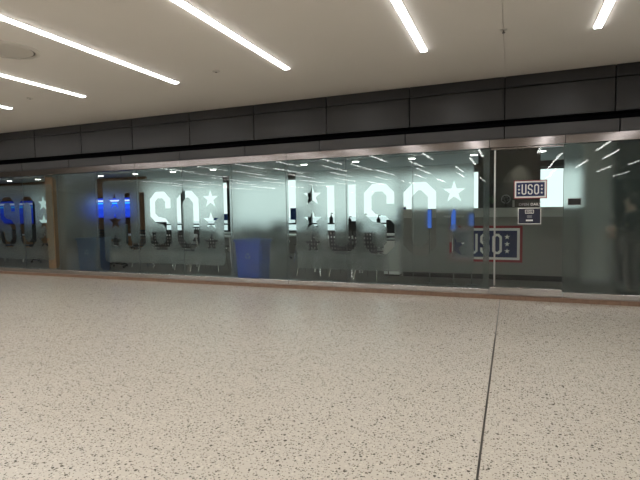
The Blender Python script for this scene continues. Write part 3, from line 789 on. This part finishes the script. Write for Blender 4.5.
# faces -x (towards the door); 1.55 m tall
J = dict(pel=(0, 0, .80), ab=(0, 0, .92), ch=(0.0, 0, 1.10), nk=(0, 0, 1.25), hd=(-.015, 0, 1.33), tp=(-.01, 0, 1.45),
         sl=(0, -.17, 1.18), el=(-.03, -.22, .93), wl=(-.20, -.13, .97), sr=(0, .17, 1.18), er=(.0, .22, .92), wr=(-.16, .14, .86),
         hl=(0, -.09, .76), kl=(-.02, -.10, .43), al=(0.02, -.10, .07), fl=(-.13, -.11, .035), hr=(0, .09, .76), kr=(-.01, .10, .43), ar=(0.03, .10, .07), fr=(-.12, .11, .035))
order = list(J); ix = {k: i for i, k in enumerate(order)}
ed = [('pel', 'ab'), ('ab', 'ch'), ('ch', 'nk'), ('nk', 'hd'), ('hd', 'tp'), ('ch', 'sl'), ('sl', 'el'), ('el', 'wl'), ('ch', 'sr'), ('sr', 'er'), ('er', 'wr'),
      ('pel', 'hl'), ('hl', 'kl'), ('kl', 'al'), ('al', 'fl'), ('pel', 'hr'), ('hr', 'kr'), ('kr', 'ar'), ('ar', 'fr')]
rad = dict(pel=.12, ab=.115, ch=.13, nk=.05, hd=.075, tp=.07, sl=.062, el=.042, wl=.027, sr=.062, er=.042, wr=.027, hl=.085, kl=.058, al=.04, fl=.03, hr=.085, kr=.058, ar=.04, fr=.03)
skin_mesh('body', [J[k] for k in order], [(ix[a], ix[b]) for a, b in ed], [rad[k] * (1.0 if k in ('nk', 'hd', 'tp') else 0.8) for k in order], M['skin'], pe, 0, 2)
# clothes slightly larger than the body
def sub(keys, eds, mul, name, mat, extra=0.012):
    i2 = {k: i for i, k in enumerate(keys)}
    skin_mesh(name, [J[k] for k in keys], [(i2[a], i2[b]) for a, b in eds], [rad[k] * mul + extra for k in keys], mat, pe, 0, 2)
J['nk'] = (0, 0, 1.22)
sub(['pel', 'ab', 'ch', 'nk', 'sl', 'el', 'wl', 'sr', 'er', 'wr'], [('pel', 'ab'), ('ab', 'ch'), ('ch', 'nk'), ('ch', 'sl'), ('sl', 'el'), ('el', 'wl'), ('ch', 'sr'), ('sr', 'er'), ('er', 'wr')], 1.06, 'jacket', M['cloth'])
sub(['pel', 'hl', 'kl', 'al', 'hr', 'kr', 'ar'], [('pel', 'hl'), ('hl', 'kl'), ('kl', 'al'), ('pel', 'hr'), ('hr', 'kr'), ('kr', 'ar')], 1.05, 'trousers', M['trouser'])
# hair cap
bm = bmesh.new(); bmesh.ops.create_uvsphere(bm, u_segments=20, v_segments=14, radius=0.098)
for v_ in bm.verts: v_.co = Vector((v_.co.x * 1.05 + 0.012, v_.co.y * 0.93, v_.co.z * 1.05 + 1.405))
bmesh.ops.delete(bm, geom=[v_ for v_ in bm.verts if v_.co.x < -0.055 and v_.co.z < 1.44], context='VERTS')
bmobj('hair', bm, M['hair'], pe, True)
# face details: nose, eyes, ears; hands with five fingers holding a phone
bm = bmesh.new(); tube(bm, [(-.085, 0, 1.395), (-.108, 0, 1.365), (-.088, 0, 1.36)], [.006, .012, .010], 8); bmobj('nose', bm, M['skin'], pe, True)
for s_ in (-1, 1):
    bm = bmesh.new(); bmesh.ops.create_uvsphere(bm, u_segments=10, v_segments=8, radius=0.010); bmesh.ops.translate(bm, verts=bm.verts, vec=(-.083, s_ * .030, 1.392)); bmobj('eye', bm, M['blk'], pe, True)
def hand(wx, wy, wz, sgn):
    bm = bmesh.new(); box(bm, wx - .075, wx + .005, wy - .016, wy + .016, wz - .035, wz + .035, .010)
    for k, (dz, L) in enumerate(((.028, .062), (.010, .070), (-.009, .066), (-.027, .052))):
        tube(bm, [(wx - .07, wy, wz + dz), (wx - .07 - L * .5, wy + sgn * .006, wz + dz + .006), (wx - .07 - L * .8, wy + sgn * .030, wz + dz + .008)], [.009, .0085, .007], 6)
    tube(bm, [(wx - .02, wy, wz + .03), (wx - .045, wy + sgn * .02, wz + .058), (wx - .075, wy + sgn * .03, wz + .062)], [.012, .010, .008], 6)
    bmobj('hand', bm, M['skin'], pe, True)
hand(-.215, -.13, .975, 1); hand(-.175, .14, .862, -1)
for s_ in (-1, 1):
    bm = bmesh.new(); box(bm, -.17, .07, s_ * .10 - .045, s_ * .10 + .045, 0, .075, .02); bmobj('shoe', bm, M['blk'], pe, True)

# ------------------------------------------------------------------ sky
wd = bpy.data.worlds.new('overcast'); SC.world = wd; wd.use_nodes = True
nt = wd.node_tree; bg = nt.nodes['Background']
tc = nt.nodes.new('ShaderNodeTexCoord'); sx = nt.nodes.new('ShaderNodeSeparateXYZ'); rp = nt.nodes.new('ShaderNodeValToRGB')
nt.links.new(tc.outputs['Generated'], sx.inputs[0]); nt.links.new(sx.outputs[2], rp.inputs[0]); nt.links.new(rp.outputs[0], bg.inputs[0])
rp.color_ramp.elements[0].color = (0.93, 1.0, 1.0, 1); rp.color_ramp.elements[1].color = (0.80, 0.92, 1.0, 1)
bg.inputs[1].default_value = 1.2

# ------------------------------------------------------------------ camera
cam = bpy.data.cameras.new('camera'); co = bpy.data.objects.new('camera', cam); COL.objects.link(co)
cam.sensor_width = 36; cam.lens = 474.3 / 640 * 36
yaw, pit, rol = math.radians(22.017), math.radians(3.4436), math.radians(-0.8711)
f = Vector((-math.sin(yaw) * math.cos(pit), math.cos(yaw) * math.cos(pit), -math.sin(pit)))
r = Vector((math.cos(yaw), math.sin(yaw), 0)); u = r.cross(f)
r2 = r * math.cos(rol) + u * math.sin(rol); u2 = -r * math.sin(rol) + u * math.cos(rol)
m = Matrix((( r2.x, u2.x, -f.x, 0), (r2.y, u2.y, -f.y, 0), (r2.z, u2.z, -f.z, 1.3), (0, 0, 0, 1)))
co.matrix_world = m
cam.clip_end = 300
SC.camera = co
SC.view_settings.view_transform = 'Standard'; SC.view_settings.look = 'None'
SC.view_settings.exposure = 0.14; SC.view_settings.gamma = 1.0; SC.view_settings.use_curve_mapping = False
SC.cycles.max_bounces = 12; SC.cycles.transparent_max_bounces = 16; SC.cycles.transmission_bounces = 10
SC.cycles.sample_clamp_indirect = 6.0
